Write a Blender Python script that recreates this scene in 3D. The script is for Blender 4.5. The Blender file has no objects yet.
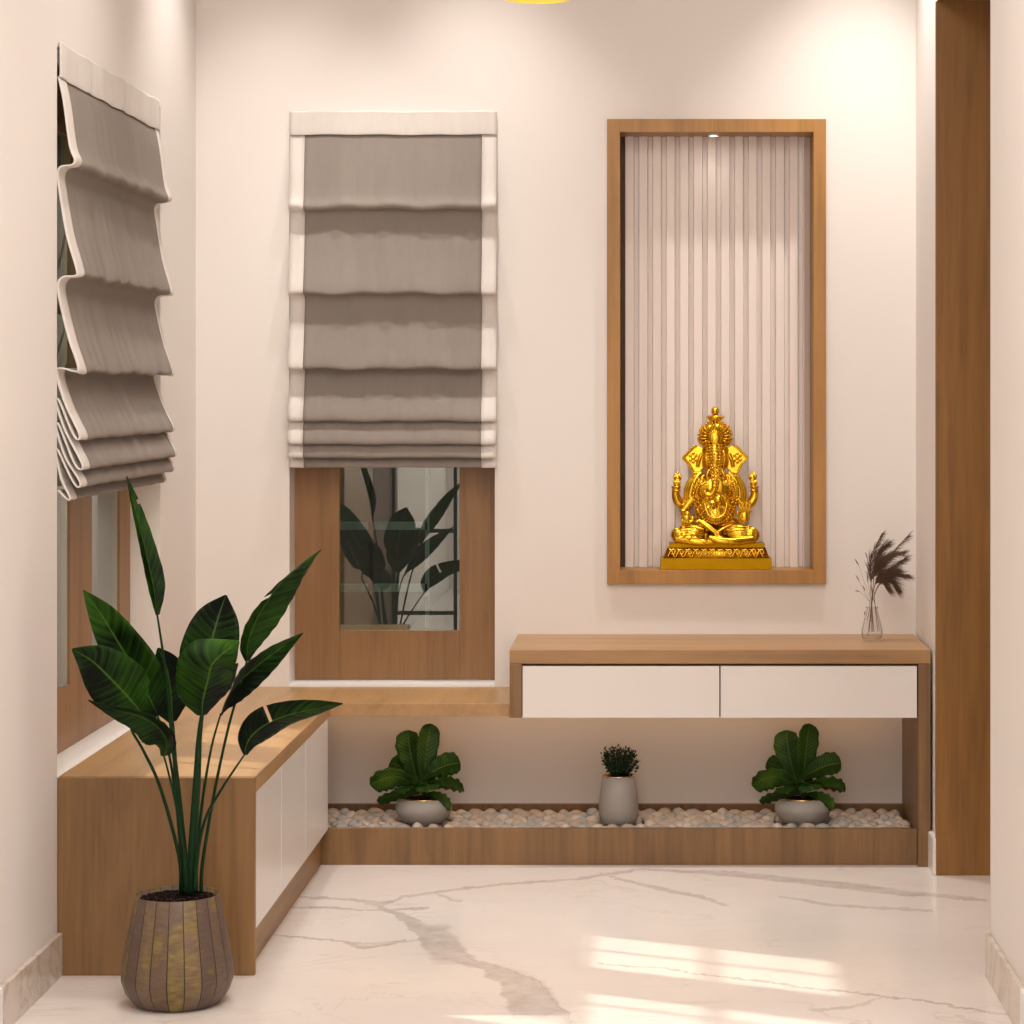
import bpy, bmesh, math, random
from mathutils import Vector, Matrix, noise
R = random.Random(11)
SC = bpy.context.scene
COL = SC.collection
F, VX, VY, H = 2460.0, 648.0, 390.0, 1.33      # focal length in px, vanishing point, eye height

def W(px, py, y):
    """a point of the photograph at depth y, in metres"""
    return Vector(((px - VX) * y / F, y, H - (py - VY) * y / F))

# ---------------------------------------------------------------- materials
def mat(name, color=(.8, .8, .8), rough=.5, metal=0.0, spec=.5):
    m = bpy.data.materials.new(name); m.use_nodes = True
    b = m.node_tree.nodes['Principled BSDF']
    b.inputs['Base Color'].default_value = (*color, 1)
    b.inputs['Roughness'].default_value = rough
    b.inputs['Metallic'].default_value = metal
    b.inputs['Specular IOR Level'].default_value = spec
    return m

class NT:
    def __init__(s, m):
        s.t = m.node_tree; s.b = s.t.nodes.get('Principled BSDF')
    def n(s, typ, **kw):
        x = s.t.nodes.new(typ)
        for k, v in kw.items():
            if k.startswith('i_'): x.inputs[k[2:].replace('_', ' ')].default_value = v
            else: setattr(x, k, v)
        return x
    def l(s, a, b): s.t.links.new(a, b)
    def math(s, op, a, b=None, c=None, clamp=False):
        x = s.t.nodes.new('ShaderNodeMath'); x.operation = op; x.use_clamp = clamp
        for i, v in enumerate((a, b, c)):
            if v is None: continue
            if isinstance(v, (int, float)): x.inputs[i].default_value = v
            else: s.l(v, x.inputs[i])
        return x.outputs[0]
    def ramp(s, fac, stops):
        x = s.t.nodes.new('ShaderNodeValToRGB')
        while len(x.color_ramp.elements) < len(stops): x.color_ramp.elements.new(.5)
        for e, (p, c) in zip(x.color_ramp.elements, stops):
            e.position = p; e.color = (*c, 1)
        s.l(fac, x.inputs[0]); return x.outputs[0]
    def mix(s, fac, a, b, mode='MIX'):
        x = s.t.nodes.new('ShaderNodeMix'); x.data_type = 'RGBA'; x.blend_type = mode
        for i, v in ((0, fac), (6, a), (7, b)):
            if isinstance(v, (int, float)): x.inputs[i].default_value = v
            elif isinstance(v, tuple): x.inputs[i].default_value = (*v, 1)
            else: s.l(v, x.inputs[i])
        return x.outputs[2]
    def noise(s, vec, scale, detail=3, rough=.5, dist=0.0):
        x = s.n('ShaderNodeTexNoise'); x.inputs['Scale'].default_value = scale
        x.inputs['Detail'].default_value = detail; x.inputs['Roughness'].default_value = rough
        x.inputs['Distortion'].default_value = dist
        if vec is not None: s.l(vec, x.inputs['Vector'])
        return x.outputs['Fac']
    def coord(s, kind='Object'):
        return s.n('ShaderNodeTexCoord').outputs[kind]
    def mapping(s, vec, scale=(1, 1, 1), loc=(0, 0, 0)):
        x = s.n('ShaderNodeMapping'); x.inputs['Scale'].default_value = scale
        x.inputs['Location'].default_value = loc
        s.l(vec, x.inputs['Vector']); return x.outputs[0]
    def bump(s, h, strength=.2, dist=.002):
        x = s.n('ShaderNodeBump'); x.inputs['Strength'].default_value = strength
        x.inputs['Distance'].default_value = dist
        s.l(h, x.inputs['Height']); s.l(x.outputs[0], s.b.inputs['Normal'])

def wood(name, axis, base, rough=.42, contrast=1.0, seed=0.0):
    m = mat(name, base, rough); t = NT(m)
    sc = {'X': (.9, 10, 10), 'Y': (10, .9, 10), 'Z': (10, 10, .9)}[axis]
    sc2 = tuple(v * 7 if v > 2 else v * 3.5 for v in sc)
    c = t.coord()
    a = t.noise(t.mapping(c, sc, (seed, seed * 2, seed)), 1.0, 5, .6, 1.2)
    b = t.noise(t.mapping(c, sc2, (seed, 3, seed)), 1.0, 3, .6)
    f = t.math('ADD', t.math('MULTIPLY', a, .65), t.math('MULTIPLY', b, .35))
    k = contrast
    dk = tuple(v * (1 - .34 * k) for v in base); lt = tuple(v * (1 + .26 * k) for v in base)
    col = t.ramp(f, [(.34, dk), (.5, base), (.68, lt)])
    t.l(col, t.b.inputs['Base Color'])
    t.bump(b, .12, .0006)
    return m

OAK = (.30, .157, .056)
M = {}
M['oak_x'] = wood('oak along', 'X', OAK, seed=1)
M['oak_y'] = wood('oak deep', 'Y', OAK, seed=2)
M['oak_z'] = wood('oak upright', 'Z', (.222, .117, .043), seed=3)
M['oak_frame_z'] = wood('window oak upright', 'Z', (.285, .146, .054), seed=5, contrast=.8)
M['oak_frame_x'] = wood('window oak along', 'X', (.285, .146, .054), seed=6, contrast=.8)
M['niche_z'] = wood('niche oak upright', 'Z', (.38, .185, .045), seed=8, contrast=.8)
M['niche_x'] = wood('niche oak along', 'X', (.38, .185, .045), seed=9, contrast=.8)
M['walnut'] = wood('jamb wood', 'Z', (.265, .125, .030), seed=12, contrast=.9)

m = mat('wall paint', (.80, .70, .635), .62, spec=.3); t = NT(m)
n_ = t.noise(t.coord(), 1.6, 3)
t.l(t.ramp(n_, [(.3, (.80, .745, .71)), (.7, (.80, .755, .715))]), t.b.inputs['Base Color'])
t.bump(t.noise(t.coord(), 180, 2), .04, .0005)
M['wall'] = m
M['white_paint'] = mat('white paint', (.88, .87, .86), .4)
M['white_lam'] = mat('cream laminate', (.79, .74, .70), .28)
M['slat'] = mat('fluted panel lacquer', (.82, .73, .68), .45)
M['dark_gap'] = mat('gap shade and dark wood', (.10, .045, .02), .6)  # dark brown painted for shade in gaps; also the dark door leaf
M['ceiling'] = mat('ceiling paint', (.85, .8, .76), .7)

# marble floor with real vein courses
def marble(name, veins):
    m = mat(name, (.8, .7, .62), .15, spec=.35); t = NT(m)
    c = t.coord(); sep = t.n('ShaderNodeSeparateXYZ'); t.l(c, sep.inputs[0])
    X0, XW, Y0, YW = -1.5, 3.0, 5.0, 2.6
    n1 = t.math('SUBTRACT', t.noise(c, 7, 4, .6), .5)
    n2 = t.math('SUBTRACT', t.noise(c, 34, 3, .6), .5)
    n3 = t.math('SUBTRACT', t.noise(t.mapping(c, (1, 1, 1), (9, 4, 2)), 9, 3, .6), .5)
    X = t.math('ADD', sep.outputs[0], t.math('MULTIPLY', n3, .06))
    xs = t.math('DIVIDE', t.math('SUBTRACT', X, X0), XW, clamp=True)
    Y = t.math('ADD', t.math('ADD', sep.outputs[1], t.math('MULTIPLY', n1, .10)), t.math('MULTIPLY', n2, .05))
    tot = None
    for pts, inten in veins:
        pw = []
        for (px, py, w) in pts:
            y = H * F / (py - VY)
            pw.append(((px - VX) * y / F, y, w * y * y / (H * F)))
        pw.sort()
        def curve(vals):
            fc = t.n('ShaderNodeFloatCurve'); cv = fc.mapping.curves[0]
            fc.mapping.use_clip = False
            P = [((p[0] - X0) / XW, v) for p, v in zip(pw, vals)]
            cv.points[0].location = P[0]; cv.points[1].location = P[-1]
            for q in P[1:-1]: cv.points.new(*q)
            fc.mapping.extend = 'HORIZONTAL'
            for q in cv.points: q.handle_type = 'VECTOR'
            fc.mapping.update(); t.l(xs, fc.inputs['Value']); return fc.outputs[0]
        cy = curve([(p[1] - Y0) / YW for p in pw])
        cw = curve([p[2] * 4 for p in pw])
        inside = t.math('MULTIPLY', t.math('GREATER_THAN', xs, (pw[0][0] - X0) / XW),
                        t.math('LESS_THAN', xs, (pw[-1][0] - X0) / XW))
        d = t.math('ABSOLUTE', t.math('SUBTRACT', Y, t.math('MULTIPLY_ADD', cy, YW, Y0)))
        wv = t.math('MULTIPLY_ADD', cw, .25 * .9, .0008)
        v = t.math('MULTIPLY', t.math('SUBTRACT', 1.15, t.math('DIVIDE', d, wv)), 2.4, clamp=True)
        v = t.math('MULTIPLY', t.math('MULTIPLY', v, inside), inten * .82)
        tot = v if tot is None else t.math('MAXIMUM', tot, v)
    # faint random veining everywhere
    rn = t.math('ABSOLUTE', t.math('SUBTRACT', t.noise(t.mapping(c, (.8, 1.6, 1), (3, 1, 0)), 1.8, 6, .62, .8), .5))
    faint = t.math('MULTIPLY', t.math('SUBTRACT', 1.0, t.math('DIVIDE', rn, .012), clamp=True), .34)
    brk = t.math('MULTIPLY', t.math('SUBTRACT', t.noise(t.mapping(c, (1, 1, 1), (5, 5, 5)), 2.2, 2), .42), 4, clamp=True)
    faint = t.math('MULTIPLY', faint, brk)
    tot = t.math('MAXIMUM', tot, faint)
    mott = t.math('MULTIPLY_ADD', t.noise(c, 16, 5, .7), 2.0, -.15)
    tot = t.math('MULTIPLY', tot, mott, clamp=True)
    base = t.ramp(t.noise(t.mapping(c, (1, 1, 1), (1, 7, 2)), 2.6, 4, .55), [(.3, (.78, .71, .665)), (.7, (.84, .77, .73))])
    col = t.mix(tot, base, (.38, .30, .28))
    t.l(col, t.b.inputs['Base Color'])
    return m

VEINS = [
    ([(300, 896, 1), (365, 902, 2), (382, 905, 3), (402, 896, 1.5), (480, 887, 1.2), (576, 879, 1.5), (643, 869, 1.2), (737, 874, 3), (803, 881.5, 4), (873, 889, 4), (932, 896, 2.5), (987, 900, 1)], .6),
    ([(600, 874, .8), (623, 879, 1.2), (655, 887, 3), (701, 897, 2), (729, 907, 1.2)], .55),
    ([(779, 897, 1), (842, 906, 2), (932, 911, 2)], .5),
    ([(294, 906, .8), (365, 910, 1), (429, 909, 1.5)], .7),
    ([(273, 935, 1), (332, 941, 1), (367, 947, 2), (406, 940, 1.2)], .7),
    ([(340, 943, .6), (370, 943, 1), (425, 940, 1), (478, 957, .8)], .5),
    ([(378, 906, 2), (406, 919, 4), (420, 930, 7), (440, 943, 22), (458, 955, 11), (480, 964, 5), (500, 975, 10), (515, 993, 26), (545, 1003, 20), (570, 1018, 6)], .62),
    ([(464, 955, .6), (500, 967, 1), (540, 982, 1.2), (555, 1000, 1.3), (566, 1012, 1)], .8),
    ([(600, 963, .5), (678, 971, .5), (772, 983, .8), (873, 995, 1), (952, 1005, 1.1), (1000, 1014, .8)], .7),
    ([(811, 1010, 1.2), (840, 1009, 1.5), (866, 1004, 1.2), (880, 997, .8)], .45),
    ([(430, 892, .6), (445, 898, 1.5), (453, 902, 1.5), (460, 903, .8)], .5),
]
M['marble'] = marble('white marble with grey veins', VEINS)
m = mat('marble skirting', (.62, .52, .45), .22); t = NT(m)
f_ = t.math('ABSOLUTE', t.math('SUBTRACT', t.noise(t.coord(), 5, 6, .65, .8), .5))
t.l(t.ramp(f_, [(0, (.48, .40, .34)), (.02, (.58, .50, .43)), (.1, (.64, .56, .49))]), t.b.inputs['Base Color'])
M['skirting'] = m

def fabric(name, col):
    m = mat(name, col, .85, spec=.15); t = NT(m)
    c = t.coord()
    f = t.noise(t.mapping(c, (60, 60, 14)), 1, 3)
    g = t.noise(t.mapping(c, (6, 6, 2)), 1, 2)
    s = t.math('ADD', t.math('MULTIPLY', f, .4), t.math('MULTIPLY', g, .6))
    t.l(t.ramp(s, [(.35, tuple(v * .95 for v in col)), (.65, tuple(v * 1.05 for v in col))]), t.b.inputs['Base Color'])
    t.bump(t.noise(c, 500, 2), .15, .0005)
    return m
M['grey_fabric'] = fabric('taupe linen', (.265, .228, .200))
M['cream_fabric'] = fabric('cream cotton', (.68, .63, .59))

def glass_pane(name):
    m = bpy.data.materials.new(name); m.use_nodes = True
    nt = m.node_tree; nt.nodes.clear()
    out = nt.nodes.new('ShaderNodeOutputMaterial'); mx = nt.nodes.new('ShaderNodeMixShader')
    tr = nt.nodes.new('ShaderNodeBsdfTransparent'); gl = nt.nodes.new('ShaderNodeBsdfGlossy')
    tr.inputs[0].default_value = (.88, .89, .85, 1)
    gl.inputs[0].default_value = (.92, .97, .95, 1); gl.inputs['Roughness'].default_value = .0
    lw = nt.nodes.new('ShaderNodeFresnel'); lw.inputs[0].default_value = 1.5
    ad = nt.nodes.new('ShaderNodeMath'); ad.operation = 'ADD'; ad.use_clamp = True
    ad.inputs[1].default_value = .10
    nt.links.new(lw.outputs[0], ad.inputs[0])
    nt.links.new(ad.outputs[0], mx.inputs[0]); nt.links.new(tr.outputs[0], mx.inputs[1])
    nt.links.new(gl.outputs[0], mx.inputs[2]); nt.links.new(mx.outputs[0], out.inputs[0])
    return m
M['pane'] = glass_pane('tinted reflective window glass')
m = bpy.data.materials.new('clear vase glass'); m.use_nodes = True; nt = m.node_tree; nt.nodes.clear()
o_ = nt.nodes.new('ShaderNodeOutputMaterial'); mx_ = nt.nodes.new('ShaderNodeMixShader'); tr_ = nt.nodes.new('ShaderNodeBsdfTransparent')
gs_ = nt.nodes.new('ShaderNodeBsdfGlossy'); gs_.inputs['Roughness'].default_value = .03; tr_.inputs[0].default_value = (.97, .97, .965, 1)
lw_ = nt.nodes.new('ShaderNodeLayerWeight'); lw_.inputs[0].default_value = .12
ml_ = nt.nodes.new('ShaderNodeMath'); ml_.operation = 'MULTIPLY'; ml_.inputs[1].default_value = .5; nt.links.new(lw_.outputs['Fresnel'], ml_.inputs[0]); nt.links.new(ml_.outputs[0], mx_.inputs[0]); nt.links.new(tr_.outputs[0], mx_.inputs[1]); nt.links.new(gs_.outputs[0], mx_.inputs[2]); nt.links.new(mx_.outputs[0], o_.inputs[0])
M['glass'] = m
M['teal_bar'] = mat('pale green bar', (.10, .17, .16), .4)
M['black_metal'] = mat('black metal', (.015, .018, .018), .4)
M['outside'] = mat('dark outside backdrop', (.016, .02, .018), .8)
M['outside_light'] = mat('outside cream render', (.62, .52, .38), .8)

def gold(name, col, rough):
    m = mat(name, col, rough, 1.0); t = NT(m)
    f = t.noise(t.coord(), 40, 3)
    t.l(t.ramp(f, [(.3, tuple(v * .85 for v in col)), (.7, col)]), t.b.inputs['Base Color'])
    return m
M['gold'] = gold('polished gold', (.84, .50, .035), .22)
M['gold_flat'] = gold('plain gold', (.40, .21, .005), .45)
M['rim_gold'] = mat('brass rim', (.85, .58, .25), .25, 1.0)
M['lamp_yellow'] = mat('yellow lacquer', (.80, .52, .003), .3)
m = mat('yellow lit diffuser', (.8, .55, .01), .4); b = m.node_tree.nodes['Principled BSDF']
b.inputs['Emission Color'].default_value = (.80, .50, .002, 1); b.inputs['Emission Strength'].default_value = .75
M['lamp_lit'] = m
M['pot_grey'] = mat('matt grey ceramic', (.40, .365, .33), .55)
m = mat('potting soil', (.02, .012, .009), .95, spec=.05); t = NT(m)
f_ = t.noise(t.coord(), 260, 2)
t.l(t.ramp(f_, [(.60, (.008, .003, .003)), (.66, (.03, .012, .010)), (.70, (.32, .25, .22))]), t.b.inputs['Base Color'])
t.bump(f_, 1, .004)
M['soil'] = m

# wooden stave planter: colour differs stave by stave, stained olive in places
m = mat('aged wooden staves', (.3, .2, .15), .5); t = NT(m)
c = t.coord(); sep = t.n('ShaderNodeSeparateXYZ'); t.l(c, sep.inputs[0])
NST = 20
an = t.math('ARCTAN2', sep.outputs[1], sep.outputs[0])
st = t.math('MULTIPLY', t.math('ADD', an, math.pi), NST / (2 * math.pi))
idx = t.math('FLOOR', st); fr = t.math('FRACT', st)
wn = t.n('ShaderNodeTexWhiteNoise', noise_dimensions='1D'); t.l(t.math('ADD', idx, 31.0), wn.inputs['W'])
cmb = t.n('ShaderNodeCombineXYZ'); t.l(t.math('MULTIPLY', idx, 3.7), cmb.inputs[0])
t.l(t.math('MULTIPLY', fr, .12), cmb.inputs[1]); t.l(sep.outputs[2], cmb.inputs[2])
g1 = t.noise(t.mapping(cmb.outputs[0], (1, 9, 120)), 1, 4, .7)
g2 = t.noise(t.mapping(cmb.outputs[0], (1, 5, 12)), 1, 3, .6)
basec = t.ramp(wn.outputs[0], [(0, (.105, .065, .050)), (.35, (.22, .145, .10)), (.7, (.13, .075, .042)), (1, (.27, .185, .13))])
oliv = t.mix(g1, (.09, .05, .008), (.46, .33, .07))
of = t.math('MULTIPLY', t.math('SUBTRACT', t.math('ADD', t.math('MULTIPLY', wn.outputs[0], .30), g2), .62), 4, clamp=True)
col = t.mix(of, basec, oliv)
col = t.mix(t.math('MULTIPLY_ADD', g1, 1.6, -.55, clamp=True), t.mix(.45, col, (.02, .01, .005)), col)
seam = t.math('LESS_THAN', t.math('MINIMUM', fr, t.math('SUBTRACT', 1.0, fr)), .035)
col = t.mix(seam, col, (.02, .012, .008))
t.l(col, t.b.inputs['Base Color'])
t.bump(t.math('SUBTRACT', 1.0, seam), .6, .002)
M['staves'] = m

def leaf_mat(name, dark, light, tip, stripes=True, rough=.32):
    m = mat(name, dark, rough); t = NT(m)
    uv = t.n('ShaderNodeUVMap').outputs[0]; sep = t.n('ShaderNodeSeparateXYZ'); t.l(uv, sep.inputs[0])
    au = t.math('ABSOLUTE', t.math('SUBTRACT', sep.outputs[0], .5))
    v = t.math('SUBTRACT', sep.outputs[1], t.math('MULTIPLY', au, .25))
    cmb = t.n('ShaderNodeCombineXYZ'); t.l(v, cmb.inputs[1]); t.l(t.math('MULTIPLY', au, .06), cmb.inputs[0])
    oc = t.coord()
    big = t.noise(oc, 7 if stripes else 9, 2, .5)
    if stripes:
        s = t.noise(t.mapping(cmb.outputs[0], (8, 24, 1)), 1, 4, .6)
        f = t.math('ADD', t.math('MULTIPLY', s, .5), t.math('MULTIPLY', big, .72))
    else:
        w = t.n('ShaderNodeTexWave', i_Scale=6.0, i_Distortion=1.0); w.bands_direction = 'Y'; t.l(cmb.outputs[0], w.inputs['Vector'])
        f = t.math('ADD', t.math('MULTIPLY', w.outputs['Fac'], .12), t.math('MULTIPLY', big, .9))
    col = t.ramp(f, [(.56, dark), (.74, light), (.90, tip)] if stripes else [(.46, dark), (.62, light), (.86, tip)])
    rib = t.math('LESS_THAN', au, .018)
    col = t.mix(t.math('MULTIPLY', rib, .5), col, tip)
    t.l(col, t.b.inputs['Base Color'])
    t.bump(f, .35, .002)
    t.b.inputs['Specular IOR Level'].default_value = .10
    return m
M['banana_leaf'] = leaf_mat('glossy banana leaf', (.0006, .0028, .0008), (.018, .060, .004), (.07, .16, .010), rough=.36)  # large noise paints near-black shade and bright lit patches into the leaves
M['fig_leaf'] = leaf_mat('fiddle fig leaf', (.020, .050, .008), (.060, .125, .016), (.20, .22, .04), False)
M['petiole'] = mat('dark green stalk', (.004, .024, .006), .5, spec=.15)
M['herb'] = mat('small herb leaf', (.012, .035, .010), .5)
m = mat('pampas plume', (.095, .048, .027), .9); M['plume'] = m
M['stalk'] = mat('dry stalk', (.17, .10, .055), .8)
M['peb'] = [mat('cream pebble', (.74, .64, .54), .5), mat('tan pebble', (.62, .50, .40), .5), mat('grey pebble', (.52, .49, .45), .5)]
m = mat('led strip', (1, 1, 1)); b = m.node_tree.nodes['Principled BSDF']
b.inputs['Emission Color'].default_value = (1, .58, .26, 1); b.inputs['Emission Strength'].default_value = 5.5
M['led'] = m
m = mat('spot lens', (1, 1, 1)); b = m.node_tree.nodes['Principled BSDF']
b.inputs['Emission Color'].default_value = (1, .93, .82, 1); b.inputs['Emission Strength'].default_value = 9
M['lens'] = m

# ---------------------------------------------------------------- helpers
def worldloc(o):
    v = Vector((0, 0, 0))
    while o: v += o.location; o = o.parent
    return v

def obj(name, bm, material, parent=None, smooth=False, bevel=0.0, base=True, local=False):
    """link one bmesh (world coordinates unless local) as one mesh object"""
    me = bpy.data.meshes.new(name)
    o = bpy.data.objects.new(name, me)
    if parent:
        o.parent = parent
        if not local: bmesh.ops.translate(bm, verts=bm.verts, vec=-worldloc(parent))
    elif base and bm.verts:
        xs = [v.co.x for v in bm.verts]; ys = [v.co.y for v in bm.verts]; zs = [v.co.z for v in bm.verts]
        L = Vector(((min(xs) + max(xs)) / 2, (min(ys) + max(ys)) / 2, min(zs)))
        bmesh.ops.translate(bm, verts=bm.verts, vec=-L); o.location = L
    if smooth:
        for f in bm.faces: f.smooth = True
    bm.to_mesh(me); bm.free()
    if material: me.materials.append(material)
    COL.objects.link(o)
    if bevel:
        b = o.modifiers.new('bevel', 'BEVEL'); b.width = bevel; b.segments = 2; b.limit_method = 'ANGLE'
    return o

def thing(name, loc, label, cat, group=None):
    o = bpy.data.objects.new(name, None); COL.objects.link(o)
    o.location = loc; o.empty_display_size = .05
    return tag(o, label, cat, group)

def tag(o, label, cat, group=None):
    o['label'] = label; o['category'] = cat
    if group: o['group'] = group
    return o

def struct(o): o['kind'] = 'structure'; return o

def box(bm, x0, x1, y0, y1, z0, z1):
    vs = [bm.verts.new((x, y, z)) for z in (z0, z1) for y in (y0, y1) for x in (x0, x1)]
    for f in ((0, 2, 3, 1), (4, 5, 7, 6), (0, 1, 5, 4), (2, 6, 7, 3), (0, 4, 6, 2), (1, 3, 7, 5)):
        bm.faces.new([vs[i] for i in f])
    return bm

def B(*boxes):
    bm = bmesh.new()
    for b in boxes: box(bm, *b)
    return bm

def lathe(prof, seg=48, center=(0, 0, 0), bm=None):
    bm = bm or bmesh.new(); c = Vector(center); rings = []
    for r, z in prof:
        if r < 1e-6: rings.append([bm.verts.new(c + Vector((0, 0, z)))])
        else: rings.append([bm.verts.new(c + Vector((r * math.cos(2 * math.pi * k / seg), r * math.sin(2 * math.pi * k / seg), z))) for k in range(seg)])
    for a, b in zip(rings, rings[1:]):
        for k in range(seg):
            k2 = (k + 1) % seg
            if len(a) == 1 and len(b) == 1: continue
            if len(a) == 1: bm.faces.new((a[0], b[k2], b[k]))
            elif len(b) == 1: bm.faces.new((a[k], a[k2], b[0]))
            else: bm.faces.new((a[k], a[k2], b[k2], b[k]))
    return bm

def catmull(pts, n=6):
    P = [Vector(p) for p in pts]; out = []
    for i in range(len(P) - 1):
        p0 = P[max(i - 1, 0)]; p1 = P[i]; p2 = P[i + 1]; p3 = P[min(i + 2, len(P) - 1)]
        for k in range(n):
            t_ = k / n
            out.append(.5 * ((2 * p1) + (-p0 + p2) * t_ + (2 * p0 - 5 * p1 + 4 * p2 - p3) * t_ ** 2 + (-p0 + 3 * p1 - 3 * p2 + p3) * t_ ** 3))
    out.append(P[-1]); return out

def tube(bm, pts, rad, seg=8, n=5, cap=True):
    P4 = []
    for i, p in enumerate(pts):
        r = rad[i] if isinstance(rad, (list, tuple)) else rad
        P4.append(Vector((p[0], p[1], p[2], r)))
    Q = catmull(P4, n) if n > 1 else P4
    prev = None; rings = []
    up = Vector((.13, .97, .2)).normalized()
    for i, q in enumerate(Q):
        a = Q[max(i - 1, 0)].to_3d(); b = Q[min(i + 1, len(Q) - 1)].to_3d()
        d = (b - a); d = d.normalized() if d.length > 1e-9 else Vector((0, 0, 1))
        if prev is None: s = d.cross(up)
        else: s = prev - d * prev.dot(d)
        if s.length < 1e-6: s = d.orthogonal()
        s.normalize(); prev = s; u = d.cross(s)
        r = max(q[3], 1e-5)
        rings.append([bm.verts.new(q.to_3d() + (s * math.cos(2 * math.pi * k / seg) + u * math.sin(2 * math.pi * k / seg)) * r) for k in range(seg)])
    for a, b in zip(rings, rings[1:]):
        for k in range(seg): bm.faces.new((a[k], a[(k + 1) % seg], b[(k + 1) % seg], b[k]))
    if cap:
        bm.faces.new(list(reversed(rings[0]))); bm.faces.new(rings[-1])
    return bm

def ellipsoid(bm, c, r, seg=16, rings=10, rot=None):
    Mx = Matrix.Translation(Vector(c)) @ (rot.to_4x4() if rot else Matrix.Identity(4)) @ Matrix.Diagonal((*r, 1))
    bmesh.ops.create_uvsphere(bm, u_segments=seg, v_segments=rings, radius=1, matrix=Mx)
    return bm

def bead(bm, c, r):
    bmesh.ops.create_icosphere(bm, subdivisions=1, radius=r, matrix=Matrix.Translation(Vector(c)))

def prism(bm, outline, y0, y1):
    """outline of (x, z) pairs extruded from y0 to y1"""
    a = [bm.verts.new((x, y0, z)) for x, z in outline]; b = [bm.verts.new((x, y1, z)) for x, z in outline]
    n = len(a)
    bm.faces.new(a); bm.faces.new(list(reversed(b)))
    for i in range(n): bm.faces.new((a[i], b[i], b[(i + 1) % n], a[(i + 1) % n]))
    return bm

# ---------------------------------------------------------------- the room
YB, XL, XR, CZ = 7.30, -1.342, .795, 3.1
YE = 5.586                                     # where the near wall stubs end
XN = .7775
RY = -1.6                                      # wall behind the camera
WO = (-1.064, -.4545, .45, 2.11)                # back window opening
NO = (-.095, .502, .785, 2.106)                # niche opening
struct(obj('floor', B((XL - .25, XR + 1.0, RY - .1, YB + .2, -.08, 0)), M['marble'], base=False))
struct(obj('ceiling', B((XL - .25, XR + 1.0, RY - .1, YB + .25, CZ, CZ + .08)), M['ceiling'], base=False))
x0, x1, z0, z1 = WO; n0, n1, m0, m1 = NO; YT = YB + .2
struct(obj('wall_back', B((XL - .2, x0, YB, YT, 0, CZ), (x1, n0, YB, YT, 0, CZ), (n1, XR + .2, YB, YT, 0, CZ),
    (x0, x1, YB, YT, 0, z0), (x0, x1, YB, YT, z1, CZ), (n0, n1, YB, YT, 0, m0), (n0, n1, YB, YT, m1, CZ),
    (n0, n1, YT - .02, YT, m0, m1)), M['wall'], base=False))
YL1 = 6.77
struct(obj('wall_left', B((XL - .2, XL, RY, YE, 0, CZ), (XL - .2, XL, YL1, YB, 0, CZ), (XL - .2, XL, YE, YL1, 0, .45),
    (XL - .2, XL, YE, YL1, 2.11, CZ)), M['wall'], base=False))
YJ = 6.739; DH = 2.395
struct(obj('wall_right', B((XN, XN + .3, RY, YE, 0, CZ), (XR, XR + .3, YJ + .02, YB, 0, CZ), (XR, XN + .3, YE, YJ + .02, DH + .02, CZ)), M['wall'], base=False))
struct(obj('wall_rear', B((XL - .2, XN + .3, RY - .1, RY, 0, CZ)), M['wall'], base=False))
struct(obj('wall_backdrop', B((-1.45, .2, 8.1, 8.2, 0, 3.4)), M['outside'], base=False))  # added near-black backdrop that keeps the view through the back window dark
# skirting
SK = .0125
struct(obj('baseboard_left', B((XL, XL + SK, 5.07, YE, 0, .098)), M['skirting'], base=False, bevel=.002))
struct(obj('trim_1', B((XL, XL + SK, RY, 5.07, 0, .098)), M['white_paint'], base=False))
struct(obj('baseboard_right', B((XN - SK, XN, 5.06, YE, 0, .098)), M['skirting'], base=False, bevel=.002))
struct(obj('trim_2', B((XN - SK, XN, RY, 5.06, 0, .098)), M['white_paint'], base=False))
struct(obj('baseboard_alcove', B((XR - .014, XR, YJ + .001, 6.90, 0, .10)), M['white_lam'], base=False, bevel=.003))
# doorway in the right wall, lined with wood
dr = struct(bpy.data.objects.new('door_1', None)); COL.objects.link(dr); dr.location = (XN + .15, (YE + YJ) / 2, 0)
obj('jamb', B((XR - .006, XN + .3, YJ, YJ + .02, 0, DH)), M['walnut'], dr)
obj('jamb', B((XN + .0005, XN + .3, YE, YE + .006, .0, DH)), M['walnut'], dr)
obj('head_jamb', B((XR - .003, XN + .3, YE + .006, YJ, DH, DH + .02)), M['walnut'], dr)
obj('door_leaf', B((XN + .25, XN + .29, YE + .007, YJ - .001, .003, DH - .002)), M['walnut'], dr)

# windows ------------------------------------------------------------
def casement(name, axis, a0, a1, face, z0, z1, st=(.13, .13), rails=(.155, .155), depth=.026):
    """axis 'x': in the back wall facing -y; axis 'y': in the left wall facing +x"""
    def bx(u0, u1, d0, d1, zz0, zz1):
        if axis == 'x': return (u0, u1, face + d0, face + d1, zz0, zz1)
        return (face - d1, face - d0, u0, u1, zz0, zz1)
    root = bpy.data.objects.new(name, None); COL.objects.link(root); struct(root)
    root.location = ((a0 + a1) / 2, face, z0) if axis == 'x' else (face, (a0 + a1) / 2, z0)
    mz = M['oak_frame_z']
    obj('window_frame', B(bx(a0, a0 + st[0], 0, depth, z0, z1), bx(a1 - st[1], a1, 0, depth, z0, z1),
        bx(a0 + st[0], a1 - st[1], 0, depth, z0, z0 + rails[0]), bx(a0 + st[0], a1 - st[1], 0, depth, z1 - rails[1], z1)),
        mz, root, bevel=.001)
    obj('pane', B(bx(a0 + st[0], a1 - st[1], .004, .008, z0 + rails[0], z1 - rails[1])), M['pane'], root)
    return root, bx
z0, z1 = WO[2], WO[3]
w1, bx = casement('window_1', 'x', WO[0], WO[1], 7.41, z0, z1, (.134, .113))
def xat(px, y): return (px - VX) * y / F
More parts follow.
